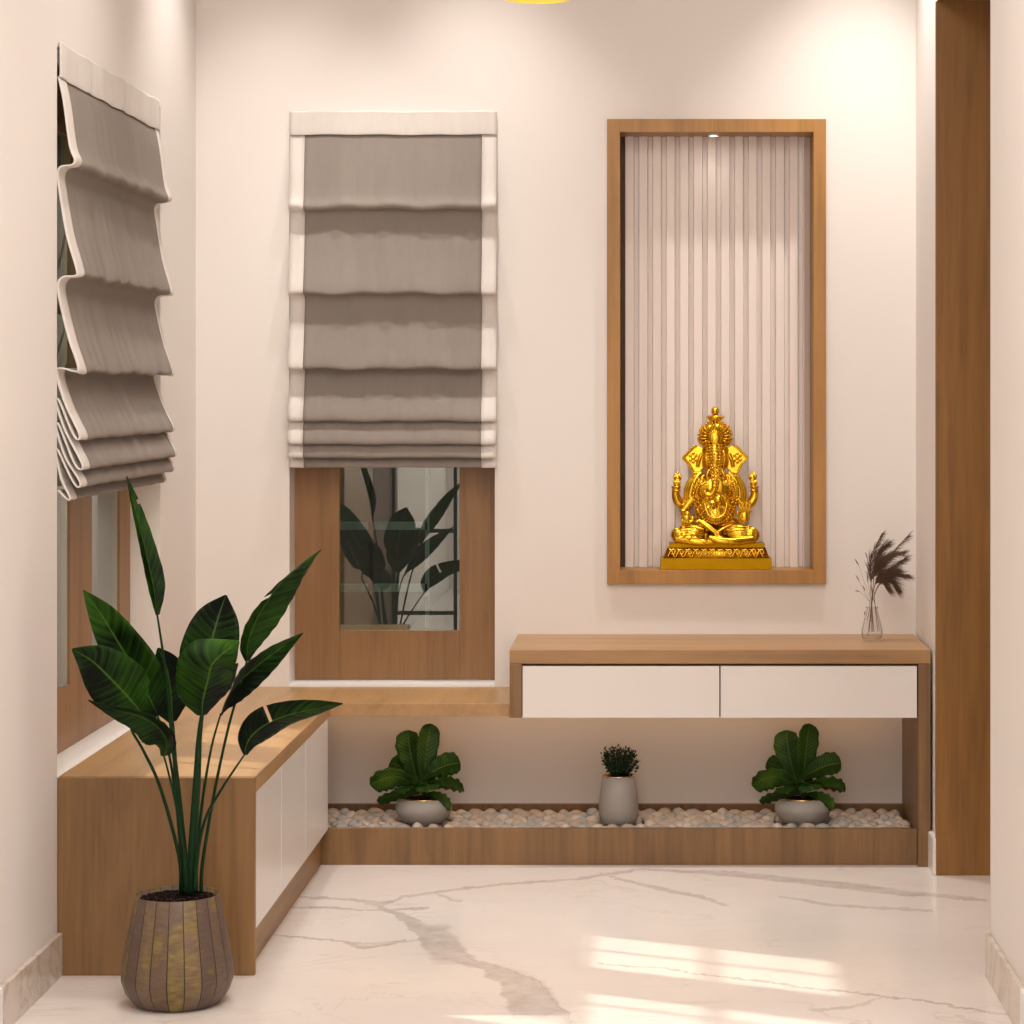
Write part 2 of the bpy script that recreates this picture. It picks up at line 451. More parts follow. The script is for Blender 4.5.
yb = 7.56
bars = []
for py in (526, 588):
    h = H - (py - VY) * yb / F; bars.append((WO[0] - .1, xat(427, yb), yb, yb + .012, h - .012, h + .012))
bars.append((xat(425, yb), xat(429, yb), yb, yb + .012, .5, 2.1))
grl = thing('window_grille', ((WO[0] + WO[1]) / 2, yb, .45), 'pale green bar grille seen through the dark glass of the back window', 'window grille')
obj('grille_bars', B(*bars), M['teal_bar'], grl)
obj('grille_post', B((xat(369, yb), xat(373.5, yb), yb - .02, yb - .002, .45, 2.12)), M['black_metal'], grl)
FX = -1.425; YM = 6.187
w2, bx2 = casement('window_2', 'y', YE, YM, FX, .45, 2.11, (.13, .118))
w3, bx3 = casement('window_3', 'y', YM, YL1, FX, .45, 2.11, (.118, .13))
struct(obj('trim_3', B((WO[0] + .0005, WO[1] - .0005, 7.294, 7.4095, .4502, .4570)), M['white_paint'], base=False))
# dark wood doors in the left wall nearer the camera, seen only mirrored in the window
d2 = struct(bpy.data.objects.new('door_2', None)); COL.objects.link(d2); d2.location = (XL, 3.0, 0)
obj('door_leaf', B((XL + .0005, XL + .03, 1.94, 3.1, .0, 2.4)), M['dark_gap'], d2)
obj('door_leaf', B((XL + .0005, XL + .03, 3.105, 4.2, .0, 2.4)), M['walnut'], d2)
# outside grille of the left window
gl = thing('window_grille', (XL - .3, (YE + YL1) / 2, .45), 'thin cream bar grille outside the left window beside the tall plant', 'window grille')
yb_ = [YE + .47, YE + .75, YL1 - .2]
obj('grille_post', B(*[(XL - .27, XL - .255, y - .006, y + .006, .40, 2.15) for y in yb_]), M['outside_light'], gl)
obj('grille_bars', B(*[(XL - .27, XL - .255, YE - .1, YL1 + .1, h - .008, h + .008) for h in (.72, .90, 1.08, 1.4, 1.7)]), M['teal_bar'], gl)

# ---------------------------------------------------------------- roman blinds
PROF = [(.008, 2.088), (.018, 2.00), (.030, 1.90), (.040, 1.868), (.034, 1.856), (.014, 1.852), (.006, 1.835), (.010, 1.80),
        (.024, 1.70), (.042, 1.622), (.040, 1.606), (.018, 1.602), (.007, 1.585), (.010, 1.55), (.028, 1.46), (.046, 1.398), (.042, 1.384),
        (.016, 1.392), (.005, 1.388), (.008, 1.36), (.026, 1.30), (.050, 1.243), (.046, 1.230), (.034, 1.250), (.010, 1.318), (.004, 1.312),
        (.022, 1.25), (.054, 1.178), (.052, 1.162), (.038, 1.180), (.010, 1.262), (.004, 1.256), (.022, 1.19), (.050, 1.135), (.046, 1.122),
        (.034, 1.140), (.008, 1.205), (.004, 1.196), (.014, 1.14), (.030, 1.100), (.026, 1.094), (.008, 1.115)]
def blind_strip(a0, a1, face, axis, off=0.0, prof=None, nseg=None, phase=0, prot=1.0):
    prof = catmull([(p[0], 0, p[1]) for p in (prof or PROF)], 4)
    ns = nseg or max(3, int((a1 - a0) / .012)); bm = bmesh.new(); rows = []
    for p in prof:
        row = []
        for i in range(ns + 1):
            s = a0 + (a1 - a0) * i / ns
            k = min(1, p.x / .04); fl = min(1, max(.25, (p.z - 1.08) * 3))
            wv = .0022 * math.sin(s * 48 + phase) + .0014 * math.sin(s * 83 + 1 + phase) + (.0045 if axis == 'x' else .002) * abs(math.sin(s * 50 + phase + p.z * 3)) + .005 * noise.noise(Vector((s * 9, p.z * 2.5, phase)))
            d = (p.x * prot + wv * k + off + .0018 * math.sin(s * 30 + phase))
            z = p.z + (.0025 * math.sin(s * 40 + 2 + phase + p.z * 9) + .002 * math.sin(s * 17 + phase + p.z * 5)) * k * fl
            v = (s, face - d, z) if axis == 'x' else (face + d, s, z)
            row.append(bm.verts.new(v))
        rows.append(row)
    for a, b in zip(rows, rows[1:]):
        for i in range(ns): bm.faces.new((a[i], a[i + 1], b[i + 1], b[i]) if axis == 'y' else (a[i], b[i], b[i + 1], a[i + 1]))
    return bm
def roman_blind(a0, a1, face, axis, label, phase, bw=.044, prot=1.0, top=2.156, hb_=2.086, dz=0):
    c = (a0 + a1) / 2
    root = thing('roman_blind', (c, face, 1.09) if axis == 'x' else (face, c, 1.09), label, 'blind', 'roman blinds')
    pf = [(PROF[0][0], hb_ + .002)] + [(q[0], q[1] + dz) for q in PROF[1:] if q[1] < hb_ - .02 or PROF.index(q) > 2]
    def sol(o, th=.0022):
        s = o.modifiers.new('thick', 'SOLIDIFY'); s.thickness = th; s.offset = 0; return o
    sol(obj('blind_fabric', blind_strip(a0 + bw, a1 - min(bw, .05), face, axis, 0, pf, phase=phase, prot=prot), M['grey_fabric'], root, True))
    sol(obj('side_border', blind_strip(a0, a0 + bw, face, axis, 0, pf, phase=phase, prot=prot), M['cream_fabric'], root, True), .0035)
    sol(obj('side_border', blind_strip(a1 - min(bw, .05), a1, face, axis, 0, pf, phase=phase, prot=prot), M['cream_fabric'], root, True), .0035)
    hp = [(.013, top), (.0135, top - .025), (.014, hb_ + .014), (.013, hb_)]
    sol(obj('blind_header', blind_strip(a0, a1, face, axis, 0, hp, phase=phase), M['cream_fabric'], root, True), .003)
    # headrail fixed to the wall behind the header
    hb = (a0 + .003, a1 - .003, face - .007, face - .0005, top - .036, top - .004) if axis == 'x' else (face + .0005, face + .007, a0 + .003, a1 - .003, top - .046, top - .016)
    obj('headrail', B(hb), M['white_paint'], root)
    return root
roman_blind(xat(289, 7.27), xat(496.5, 7.27), YB, 'x', 'taupe roman blind with cream border on the back wall window', 0, dz=.009)
roman_blind(5.592, 6.735, XL - .010, 'y', 'taupe roman blind with cream border on the left wall, seen from its side', 2.3, bw=.075, prot=1.15, top=2.122, hb_=2.04, dz=-.013)

# ---------------------------------------------------------------- niche
fz0, fz1 = .756, 2.132; fx0, fx1 = -.1213, .5268; ix0, ix1, iz0, iz1 = -.083, .490, .797, 2.0935
FY0, FY1 = 7.28, 7.455
nr = thing('wall_niche', ((fx0 + fx1) / 2, FY0, fz0), 'oak framed niche with pale fluted back panel in the back wall', 'niche')
e = .0006
# frame: face board protrudes, liner runs back into the wall opening
for a_, b_ in ((fx0, ix0), (ix1, fx1)): obj('niche_frame', B((a_, b_, FY0, YB - e, fz0, fz1)), M['niche_z'], nr, bevel=.0008)
for a_, b_ in ((fz0, iz0), (iz1, fz1)): obj('niche_frame', B((ix0, ix1, FY0, YB - e, a_, b_)), M['niche_z'], nr, bevel=.0008)
obj('niche_liner', B((NO[0] + e, ix0, YB, FY1, NO[2] + e, NO[3] - e), (ix1, NO[1] - e, YB, FY1, NO[2] + e, NO[3] - e),
    (ix0, ix1, YB, FY1, NO[2] + e, iz0), (ix0, ix1, YB, FY1, iz1, NO[3] - e)), M['niche_z'], nr)
bm = bmesh.new(); P_ = .0412; out = []
xx = ix0 + .016; yc, yg = 7.408, 7.426
prof = [(xx - .002, FY1 - .002), (xx - .001, yc)]
s0 = xx
while s0 < ix1 - .004:
    for dx, yy in ((0, yc), (.0235, yc), (.0262, yg), (.0385, yg), (.0405, yc)):
        if s0 + dx < ix1 - .001: prof.append((s0 + dx + (.0015 if dx == 0 else 0), yy))
    s0 += P_
prof.append((ix1 - .0005, yg)); prof.append((ix1 - .0004, FY1 - .002))
lo = [bm.verts.new((a, b_, iz0)) for a, b_ in prof]; hi = [bm.verts.new((a, b_, iz1)) for a, b_ in prof]
for i in range(len(prof) - 1): bm.faces.new((lo[i], lo[i + 1], hi[i + 1], hi[i]))
bm.faces.new(hi[::-1]) ; bm.faces.new(lo); bm.faces.new((lo[0], hi[0], hi[-1], lo[-1]))
obj('fluted_panel', bm, M['slat'], nr)
obj('gap_shade_strip', B((ix0 + .0005, ix0 + .0135, 7.420, FY1 - .001, iz0 + .0005, iz1 - .0005)), M['dark_gap'], nr)  # dark strip put in for the shade at the panel's left edge
sp = thing('niche_spotlight', (xat(713.5, 7.34), 7.345, iz1 - .006), 'small round lit spotlight under the top of the niche', 'light')
obj('spotlight_ring', lathe([(.011, .0), (.0165, .0), (.0165, .0055), (.011, .0055), (.011, .0)], 24, sp.location), M['white_paint'], sp)
obj('spotlight_lens', lathe([(0, .0005), (.0108, .0005), (.0108, .005), (0, .005)], 24, sp.location), M['lens'], sp)

# ---------------------------------------------------------------- low cabinet, worktop, console, tray
CX = -.893
cab = thing('low_cabinet', (-1.12, 6.2, 0), 'low oak cabinet with cream doors along the left wall behind the tall plant', 'cabinet')
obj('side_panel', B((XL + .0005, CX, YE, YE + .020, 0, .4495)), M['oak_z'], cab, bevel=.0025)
obj('carcass', B((XL + .001, CX - .021, YE + .021, 6.883, .101, .4135)), M['dark_gap'], cab)  # coloured dark so the gaps between doors read as shaded lines
obj('plinth', B((XL + .001, -.916, YE + .021, 6.883, 0, .100)), M['oak_y'], cab)
for a, b_ in ((YE + .021, 5.9995), (6.0040, 6.427), (6.4315, 6.870)):
    obj('door', B((CX - .0195, CX - .001, a, b_, .102, .4125)), M['white_lam'], cab, bevel=.0012)
# L-shaped worktop
bm = bmesh.new(); yf = 6.905
L_ = [(XL + .0005, YE + .0203), (CX, YE + .0203), (CX, yf), (-.3868, yf), (-.3868, YB - .0005), (XL + .0005, YB - .0005)]
a = [bm.verts.new((x, y, .4140)) for x, y in L_]; b_ = [bm.verts.new((x, y, .450)) for x, y in L_]
bm.faces.new(a[::-1]); bm.faces.new(b_)
for i in range(6): bm.faces.new((a[i], a[(i + 1) % 6], b_[(i + 1) % 6], b_[i]))
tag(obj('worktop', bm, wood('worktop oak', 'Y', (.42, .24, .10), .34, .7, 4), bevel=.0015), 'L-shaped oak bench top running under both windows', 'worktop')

YC = 6.859
con = thing('console', (.2, 7.08, 0), 'wall-to-wall oak console with two cream drawers below the niche', 'console')
xl, xr = -.386, .788
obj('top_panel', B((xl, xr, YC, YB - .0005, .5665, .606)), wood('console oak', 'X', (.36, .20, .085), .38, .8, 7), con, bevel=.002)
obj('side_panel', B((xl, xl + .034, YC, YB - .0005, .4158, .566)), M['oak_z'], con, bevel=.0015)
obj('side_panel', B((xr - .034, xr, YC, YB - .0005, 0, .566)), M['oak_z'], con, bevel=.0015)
d0, d1 = xat(522.5, YC), xat(917, YC); dm = xat(720, YC)
obj('carcass', B((xl + .0345, xr - .0345, YC + .021, YB - .001, .4165, .566)), M['dark_gap'], con)
obj('drawer_front', B((d0, dm - .0017, YC + .001, YC + .019, .4158, .5598)), M['white_lam'], con, bevel=.001)
obj('drawer_front', B((dm + .0017, d1, YC + .001, YC + .019, .4158, .5598)), M['white_lam'], con, bevel=.001)

tray = thing('pebble_tray', (-.08, 7.1, 0), 'long low oak tray filled with pebbles along the foot of the back wall', 'planter tray')
tx0, tx1, ty = -1.05, xr - .0345, 6.888
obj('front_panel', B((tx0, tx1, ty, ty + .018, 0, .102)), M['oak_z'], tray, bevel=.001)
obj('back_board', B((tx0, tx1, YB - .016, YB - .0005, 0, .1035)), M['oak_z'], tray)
obj('tray_floor', B((tx0, tx1, ty + .0185, YB - .0165, 0, .0615)), M['dark_gap'], tray)
# thin LED profile under the drawers
tag(obj('led_strip', B((-.98, xr - .05, 7.20, 7.212, .4095, .4138)), M['led']), 'warm light strip hidden under the console drawers and bench top', 'light strip')

# pots and their places
YP = 7.07
bowls = [(xat(423.7, YP), YP), (xat(803, YP), YP)]; tall = (xat(618.6, YP), YP)

# pebbles
pm = []
for k in range(9):
    bm = bmesh.new(); bmesh.ops.create_icosphere(bm, subdivisions=2, radius=1)
    o_ = Vector((k * 7.3, k, 1)); sx, sy = R.uniform(.85, 1.1), R.uniform(.8, 1.0)
    for v in bm.verts:
        q = 1 + .16 * noise.noise(v.co * .9 + o_)
        v.co = Vector((v.co.x * q * sx * .0225, v.co.y * q * sy * .0225, v.co.z * q * .0175))
    for f in bm.faces: f.smooth = True
    me = bpy.data.meshes.new('pebble'); bm.to_mesh(me); bm.free()
    me.materials.append(M['peb'][k % 3]); pm.append(me)
zones = [(-9, bowls[0][0], 'left of the left bowl plant'), (bowls[0][0], tall[0], 'between the left bowl plant and the tall grey pot'),
         (tall[0], bowls[1][0], 'between the tall grey pot and the right bowl plant'), (bowls[1][0], 9, 'right of the right bowl plant')]
cn = ['cream', 'tan', 'grey']
rows_y = [ty + .044 + .0485 * j for j in range(7)]
np_ = 0
for j, y in enumerate(rows_y):
    x = -1.0 + .028 + (.02 if j % 2 else 0)
    while x < tx1 - .022 and np_ < 299:
        px_, py_ = x + R.uniform(-.004, .004), y + R.uniform(-.004, .004)
        under = any((px_ - c[0]) ** 2 + (py_ - c[1]) ** 2 < rr ** 2 for c, rr in ((bowls[0], .082), (bowls[1], .082), (tall, .068)))
        k = R.randrange(9)
        z = 1; h = .0835
        if under: z = .55; h = .0725
        if py_ + .02 > YB - .018: py_ = YB - .04
        o = bpy.data.objects.new('pebble', pm[k]); COL.objects.link(o)
        s = R.uniform(.84, 1.08)
        o.location = (px_, py_, h + (0 if under else R.uniform(-.003, .003))); o.scale = (s, s, z * R.uniform(.9, 1.05))
        o.rotation_euler = (0, 0, R.uniform(-.5, .5))
        zn = [q for q in zones if q[0] <= px_ < q[1]][0][2]
        tag(o, f'{cn[k % 3]} pebble in the tray {zn}', 'pebble', f'{cn[k % 3]} pebbles {zn}')
        x += .0425; np_ += 1

# ---------------------------------------------------------------- leaves
def leaf(bm, pts, side, widths, fold=.25, nx=8, n=7, uvl=None, wav=0.0, cup=0.0):
    """pts: midrib points base->tip; side: across direction; widths: half widths at points; fold: V depth"""
    uvl = bm.loops.layers.uv.verify()
    side = Vector(side).normalized()
    Q = catmull([Vector((*p, w)) for p, w in zip(pts, widths)], n)
    rows = []
    for i, q in enumerate(Q):
        a = Q[max(i - 1, 0)].to_3d(); b = Q[min(i + 1, len(Q) - 1)].to_3d()
        d = (b - a).normalized(); s = (side - d * side.dot(d)).normalized(); nrm = s.cross(d)
        row = []
        for k in range(nx + 1):
            u = k / nx * 2 - 1; w = max(q[3], 0.0004)
            au = abs(u)
            off = fold * w * au - cup * w * au * au + wav * w * math.sin(i * 1.7 + (u > 0) * 1.3) * au * au
            row.append((bm.verts.new(q.to_3d() + s * w * u * (1 - .12 * fold * au) + nrm * off), k / nx, i / (len(Q) - 1)))
        rows.append(row)
    for a, b in zip(rows, rows[1:]):
        for k in range(nx):
            vs = (a[k], a[k + 1], b[k + 1], b[k])
            f = bm.faces.new([v[0] for v in vs]); f.smooth = True
            for lp, v in zip(f.loops, vs): lp[uvl].uv = (v[1], v[2])
    return bm

def thick(o, th=.0008):
    s = o.modifiers.new('thick', 'SOLIDIFY'); s.thickness = th; s.offset = 0; return o

# big banana-type plant ------------------------------------------------
PY = 5.337
pc = Vector((xat(177.5, PY), PY, 0))
tp = thing('potted_plant', pc, 'tall plant with long dark green paddle leaves in a stave planter on the floor', 'plant')
obj('planter', lathe([(0, 0), (.080, 0), (.094, .006), (.112, .030), (.1205, .055), (.1205, .070), (.1165, .10), (.103, .17), (.0905, .236), (.0893, .2378), (.0880, .236),
    (.0875, .226), (0, .226)], NST * 4, pc), M['staves'], tp, True)
bm = bmesh.new(); bmesh.ops.create_grid(bm, x_segments=24, y_segments=24, size=.0875)
bmesh.ops.delete(bm, geom=[v for v in bm.verts if v.co.length > .0872], context='VERTS')
for v in bm.verts: v.co = v.co + pc + Vector((0, 0, .2290 + .005 * (1 - v.co.length / .086) + .002 * noise.noise(v.co * 90)))
obj('soil', bm, M['soil'], tp, True)

def WP(px, py, dy): return W(px, py, PY + dy)
def bleaf(pts, hw, depths, sidevec, fold=.25, cup=0.0, wav=0.03, slits=()):
    """pts px base->tip"""
    ws = [w * 1.14 * PY / F if w > 1 else w * PY / F for w in hw]; fold *= 1.25
    bm = bmesh.new()
    leaf(bm, [WP(p[0], p[1], d) for p, d in zip(pts, depths)], sidevec, ws, fold, 10, 8, wav=wav, cup=cup)
    if slits:
        bm.faces.ensure_lookup_table()
        bmesh.ops.delete(bm, geom=[bm.faces[r * 10 + k] for r, k0, k1 in slits for k in range(k0, k1)], context='FACES_ONLY')
    thick(obj('leaf', bm, M['banana_leaf'], tp, False), .0010)
def stalk(pts, depths, r0, r1):
    bm = bmesh.new(); n = len(pts)
    tube(bm, [WP(p[0], p[1], d) for p, d in zip(pts, depths)], [r0 + (r1 - r0) * i / (n - 1) for i in range(n)], 8, 6)
    obj('stalk', bm, M['petiole'], tp, True)
Sv = (1, 0, .0)
# L1 tall narrow leaf, edge-on
bleaf([(157, 615), (153, 585), (144, 545), (134, 505), (126.5, 476)], [2, 9.5, 8.5, 5, .5], [.0, .0, .01, .02, .03], (1, .9, 0), .5, slits=((24, 8, 10),))
stalk([(187, 892), (184, 852), (178, 790), (172, 735), (166, 675), (157, 613)], [0, .0, 0, -.01, -.01, 0], .0085, .0022)
# L2 upper left
bleaf([(158, 716), (149, 697), (136, 672), (118, 642), (100, 613), (83, 590)], [3, 17, 22, 19, 12, .5], [.02, .01, 0, -.02, -.04, -.06], (1, .35, .6), .35)
stalk([(184, 893), (181, 850), (175, 790), (167, 745), (157, 714)], [.02, .03, .04, .03, .02], .005, .0022)
# L3 far left, broad
bleaf([(141, 712), (128, 697), (111, 679), (92, 661), (72, 649)], [4, 23, 25, 17, 1], [-.05, -.06, -.08, -.10, -.12], (.6, .3, 1), .25)
stalk([(181, 893), (179, 856), (160, 787), (143, 750), (131, 727), (141, 712)], [0, -.02, -.03, -.04, -.05, -.05], .005, .0022)
# L4 drooping dark leaf below it
bleaf([(164, 757), (167, 742), (158, 727), (140, 716), (118, 710), (88, 700)], [3, 13, 17, 13, 8, .5], [-.07, -.085, -.10, -.11, -.12, -.14], (.5, -.6, .9), .45)
stalk([(186, 893), (184, 850), (175, 800), (169, 775), (164, 756)], [-.02, -.04, -.05, -.06, -.07], .004, .002)
# L5 lit leaf behind the middle
bleaf([(173, 722), (172, 704), (170, 684), (166, 665), (158, 648)], [4, 19, 20, 15, 1], [.06, .08, .09, .10, .11], (1, -.25, .1), .2)
stalk([(187, 893), (184, 850), (178, 790), (173, 720)], [.02, .03, .05, .06], .006, .0025)
# L6 upright centre leaf, behind the folded one
bleaf([(206, 690), (207, 665), (212, 640), (219, 615), (226, 595)], [6, 24, 25, 18, 1], [.03, .035, .04, .05, .06], (1, .1, -.35), .22)
# L6b front centre leaf
bleaf([(202, 716), (203, 700), (208, 680), (214, 662), (239, 641)], [4, 20, 25, 23, 1], [-.02, -.04, -.06, -.08, -.07], (1, .2, .25), -.35)
stalk([(190, 893), (192, 856), (197, 778), (199, 740), (202, 714)], [0, -.01, -.02, -.02, -.02], .0125, .0045)
# L7 upper right
bleaf([(247, 661), (248, 642), (259, 614), (281, 582), (303, 562), (321, 549.5)], [2, 11, 18, 16, 9, .5], [.03, .02, .0, -.02, -.03, -.04], (.9, .4, .5), .42, slits=((20, 0, 5),))
stalk([(201, 893), (203, 860), (215, 789), (229, 725), (240, 688), (247, 660)], [.03, .03, .04, .04, .04, .03], .0045, .002)
# L8 mid right
bleaf([(221, 714), (227, 698), (240, 681), (262, 662), (285, 645), (303, 633)], [3, 12, 15, 13, 7, .5], [.06, .05, .04, .03, .02, .0], (.3, .3, 1), .3)
stalk([(196, 893), (197, 850), (204, 790), (212, 745), (221, 713)], [.03, .04, .05, .06, .06], .0045, .002)
# L9 lower right arching
bleaf([(245, 755), (248, 741), (262, 727), (285, 716), (315, 709), (343, 703.5)], [2, 11, 15, 12, 7.5, .5], [-.05, -.06, -.07, -.08, -.09, -.10], (-.4, -.3, 1), .4, slits=((19, 5, 10),))
stalk([(194, 893), (199, 845), (207, 815), (221, 790), (234, 770), (245, 754)], [-.02, -.02, -.03, -.04, -.045, -.05], .0045, .0018)

# fiddle leaf bowls -------------------------------------------------------
def fleaf(bm, b, t_, w, side, bend=(0, 0, 0), fold=.2, cup=.0, wav=.06):
    b = Vector(b); t_ = Vector(t_); be = Vector(bend)
    pts = [b + (t_ - b) * k + be * math.sin(math.pi * k) for k in (0, .2, .45, .72, .93, 1)]
    leaf(bm, pts, side, [w * 1.2 * k for k in (.14, .5, .88, 1.08, .84, .12)], fold, 8, 5, wav=wav, cup=cup)
def px(dx, dy, dd=0):       # bowl plant coordinates: px from the bowl centre line and rim row 800 -> metres
    return Vector((dx * YP / F, dd, .1555 - (dy - 800) * YP / F - .082))
def make_bowl(loc, label):
    root = thing('potted_fig', (loc[0], loc[1], .0835), label, 'plant', 'fig plants in grey bowls')
    pr = [(0, 0), (.044, 0), (.056, .005), (.072, .020), (.081, .040), (.081, .052), (.073, .067), (.0615, .0745), (.058, .0745), (.057, .066), (0, .066)]
    obj('pot', lathe(pr, 48), M['pot_grey'], root, True, local=True)
    obj('gold_rim', lathe([(.0575, .0743), (.0625, .0736), (.0622, .0772), (.0580, .0775), (.0575, .0743)], 48), M['rim_gold'], root, True, local=True)
    obj('soil', lathe([(.0565, .0662), (.0562, .072), (0, .074)], 32), M['soil'], root, True, local=True)
    c = 423.7
    def q(x, y, d=0): return px(x - c, y, d)
    specs = [ # base, tip, halfwidth px, side, bend, fold
        ((424, 790, 0), (430.5, 726, .01), 9, (1, .35, 0), (-.004, -.01, 0), .3),
        ((420, 792, .01), (407, 733, .02), 11, (1, -.3, .2), (-.006, 0, .0), .2),
        ((421, 782, -.01), (461, 763, -.03), 10, (0, -.35, 1), (0, 0, .012), .15),
        ((424, 790, -.01), (465, 788, -.05), 10, (.1, -.75, .6), (0, 0, .010), .2),
        ((426, 795, -.02), (453, 805, -.075), 7, (.3, -.6, .6), (0, 0, .006), .2),
        ((420, 790, -.01), (372, 785, -.04), 11, (0, -.5, .9), (0, 0, .030), .2),
        ((420, 794, -.02), (379, 799, -.06), 6.5, (.1, -.6, .7), (0, 0, .008), .2),
        ((420, 788, .02), (388, 767, .05), 8, (.2, .5, .7), (0, 0, .012), .2),
        ((421, 793, -.02), (398, 790, -.07), 8, (.8, -.4, .15), (0, 0, .02), .25),
        ((424, 794, -.02), (432, 788, -.075), 10, (1, .1, .1), (0, 0, .022), .2),
        ((424, 792, .02), (446, 772, .06), 9, (.6, .4, .6), (0, 0, .01), .2),
        ((422, 793, .02), (412, 775, .07), 9, (1, .1, .2), (0, 0, .01), .2),
        ((422, 793, -.02), (414, 779, -.06), 9, (1, .1, -.1), (0, 0, .0), .25),
    ]
    for b_, t_, w, side, bend, fold in specs:
        bm = bmesh.new(); fleaf(bm, q(*b_), q(*t_), w * YP / F, side, bend, fold, wav=.12)
        thick(obj('leaf', bm, M['fig_leaf'], root, False, local=True), .0012)
    bm = bmesh.new(); tube(bm, [(0, 0, .068), (.002, 0, .085), (0, .002, .105), (.004, 0, .13)], [.006, .005, .004, .002], 8)
    obj('stem', bm, M['petiole'], root, True, local=True)
    return root
b0 = make_bowl(bowls[0], 'broad-leaved fig plant in a round grey bowl left of the tall grey pot')
def copy_thing(src, loc, label):
    r = src.copy(); COL.objects.link(r); r.location = loc; r['label'] = label
    for ch in src.children:
        c = ch.copy(); COL.objects.link(c); c.parent = r
    return r
copy_thing(b0, (bowls[1][0], bowls[1][1], .0835), 'broad-leaved fig plant in a round grey bowl, under the right drawer')

# herb in tall pot
hp = thing('potted_herb', (tall[0], tall[1], .0835), 'small bushy green herb in a tall tapered grey pot on the pebbles', 'plant')
pr = [(0, 0), (.040, 0), (.050, .006), (.0568, .025), (.0575, .05), (.053, .09), (.0452, .139), (.0420, .139), (.0420, .128), (0, .128)]
obj('pot', lathe(pr, 48), M['pot_grey'], hp, True, local=True)
obj('gold_rim', lathe([(.0422, .1388), (.0462, .1380), (.0458, .1415), (.0426, .1418), (.0422, .1388)], 48), M['rim_gold'], hp, True, local=True)
obj('soil', lathe([(.0417, .1285), (.0415, .134), (0, .136)], 32), M['soil'], hp, True, local=True)
bmF = bmesh.new(); bmS = bmesh.new()
for k in range(95):
    a = R.uniform(0, 2 * math.pi); rr = R.uniform(.1, 1) ** .5; top = Vector((math.cos(a) * rr * .060, math.sin(a) * rr * .052, .155 + .070 * (1 - rr ** 2) ** .5 * R.uniform(.85, 1.05)))
    if k == 0: top = Vector((.004, 0, .226))
    base_ = Vector((math.cos(a) * rr * .022, math.sin(a) * rr * .022, .132))
    tube(bmS, [base_, base_.lerp(top, .55) + Vector((0, 0, .006)), top], [.0008, .0007, .0005], 4, 2)
    for j in range(9):
        f = .35 + .65 * j / 8; p = base_.lerp(top, f) + Vector((R.uniform(-.005, .005), R.uniform(-.005, .005), R.uniform(-.003, .003)))
        d = Vector((R.uniform(-1, 1), R.uniform(-1, 1), R.uniform(-.2, .8))).normalized()
        s = d.orthogonal().normalized(); L = R.uniform(.006, .0105)
        vs = [bmF.verts.new(p), bmF.verts.new(p + d * L * .5 + s * L * .36), bmF.verts.new(p + d * L), bmF.verts.new(p + d * L * .5 - s * L * .36)]
        bmF.faces.new(vs)
obj('stems', bmS, M['petiole'], hp, True, local=True)
thick(obj('foliage', bmF, M['herb'], hp, False, local=True), .0006)

# vase with pampas ----------------------------------------------------------
VYD = 7.10
vc = Vector((xat(872, VYD), VYD, .6063))
vs_ = tag(obj('glass_vase', lathe([(0, 0), (.022, 0), (.028, .004), (.0315, .014), (.0305, .030), (.025, .055), (.019, .078), (.0165, .090), (.0185, .098),
    (.0172, .098), (.0150, .090), (.0175, .077), (.0235, .055), (.029, .030), (.0295, .015), (.026, .0085), (0, .007)], 40, vc), M['glass'], None, True),
    'small clear glass bulb vase on the right end of the console', 'vase')
pl = thing('pampas_grass', vc + Vector((0, 0, .010)), 'brown feathery dried pampas grass standing in the clear glass vase', 'dried grass')
def wv(X, Y, d=0): return W(850 + X / 7.875, 520 + Y / 7.877, VYD + d)
stems = [([(135, 915), (160, 760), (178, 600), (160, 450), (165, 300), (245, 125)], .0), ([(240, 870), (200, 680), (170, 560), (180, 450), (270, 330), (455, 130)], .004),
         ([(150, 880), (165, 700), (190, 600), (250, 480), (330, 380), (425, 310)], -.008), ([(225, 880), (195, 650), (200, 560), (250, 480), (340, 430), (430, 440)], -.003),
         ([(160, 800), (170, 650), (190, 580), (240, 500), (310, 480), (370, 545)], .007), ([(130, 790), (155, 700), (165, 500), (200, 330), (240, 240), (285, 200)], .010),
         ([(180, 880), (172, 650), (185, 560), (230, 420), (300, 300), (400, 260)], -.012), ([(190, 880), (172, 650), (180, 540), (200, 420), (240, 330), (320, 270)], .013), ([(180, 880), (172, 650), (182, 560), (210, 470), (270, 430), (360, 400)], .009), ([(180, 880), (174, 650), (184, 570), (205, 500), (250, 490), (300, 540)], -.009), ([(170, 880), (168, 650), (180, 540), (190, 420), (215, 330), (270, 300)], -.005)]
for pts, d in stems:
    P3 = [wv(X, Y, 0 if i == 0 else d * min(1, i / 3)) for i, (X, Y) in enumerate(pts)]
    P3[0].z = max(P3[0].z, vc.z + .012); P3[0].x = vc.x + (P3[0].x - vc.x) * .9
    bm = bmesh.new(); tube(bm, P3, [.0009, .0009, .0008, .0007, .0005, .0003], 5, 6)
    st_ = obj('stem', bm, M['stalk'], pl, True)
    Q = catmull(P3, 14); n = len(Q); bm = bmesh.new()
    for i in range(int(n * .55), n):
        q = Q[i]; dr_ = (Q[min(i + 1, n - 1)] - Q[max(i - 1, 0)]).normalized()
        k = (i - n * .55) / (n * .45)
        for j in range(9):
            o_ = Vector((R.gauss(0, 1), R.gauss(0, .8), R.gauss(0, 1))).normalized()
            L = R.uniform(.018, .060) * (1 - .62 * k)
            e1 = q + dr_ * L * .5 + o_ * L * .26 + Vector((.002, 0, -.001)); e2 = q + dr_ * L * .9 + o_ * L * .42 + Vector((.006, 0, -.008 * (1 - k) - .004))
            tube(bm, [q, e1, e2], [.00035, .0005, .0001], 3, 2, cap=False)
    obj('plume', bm, M['plume'], st_, False, local=False)
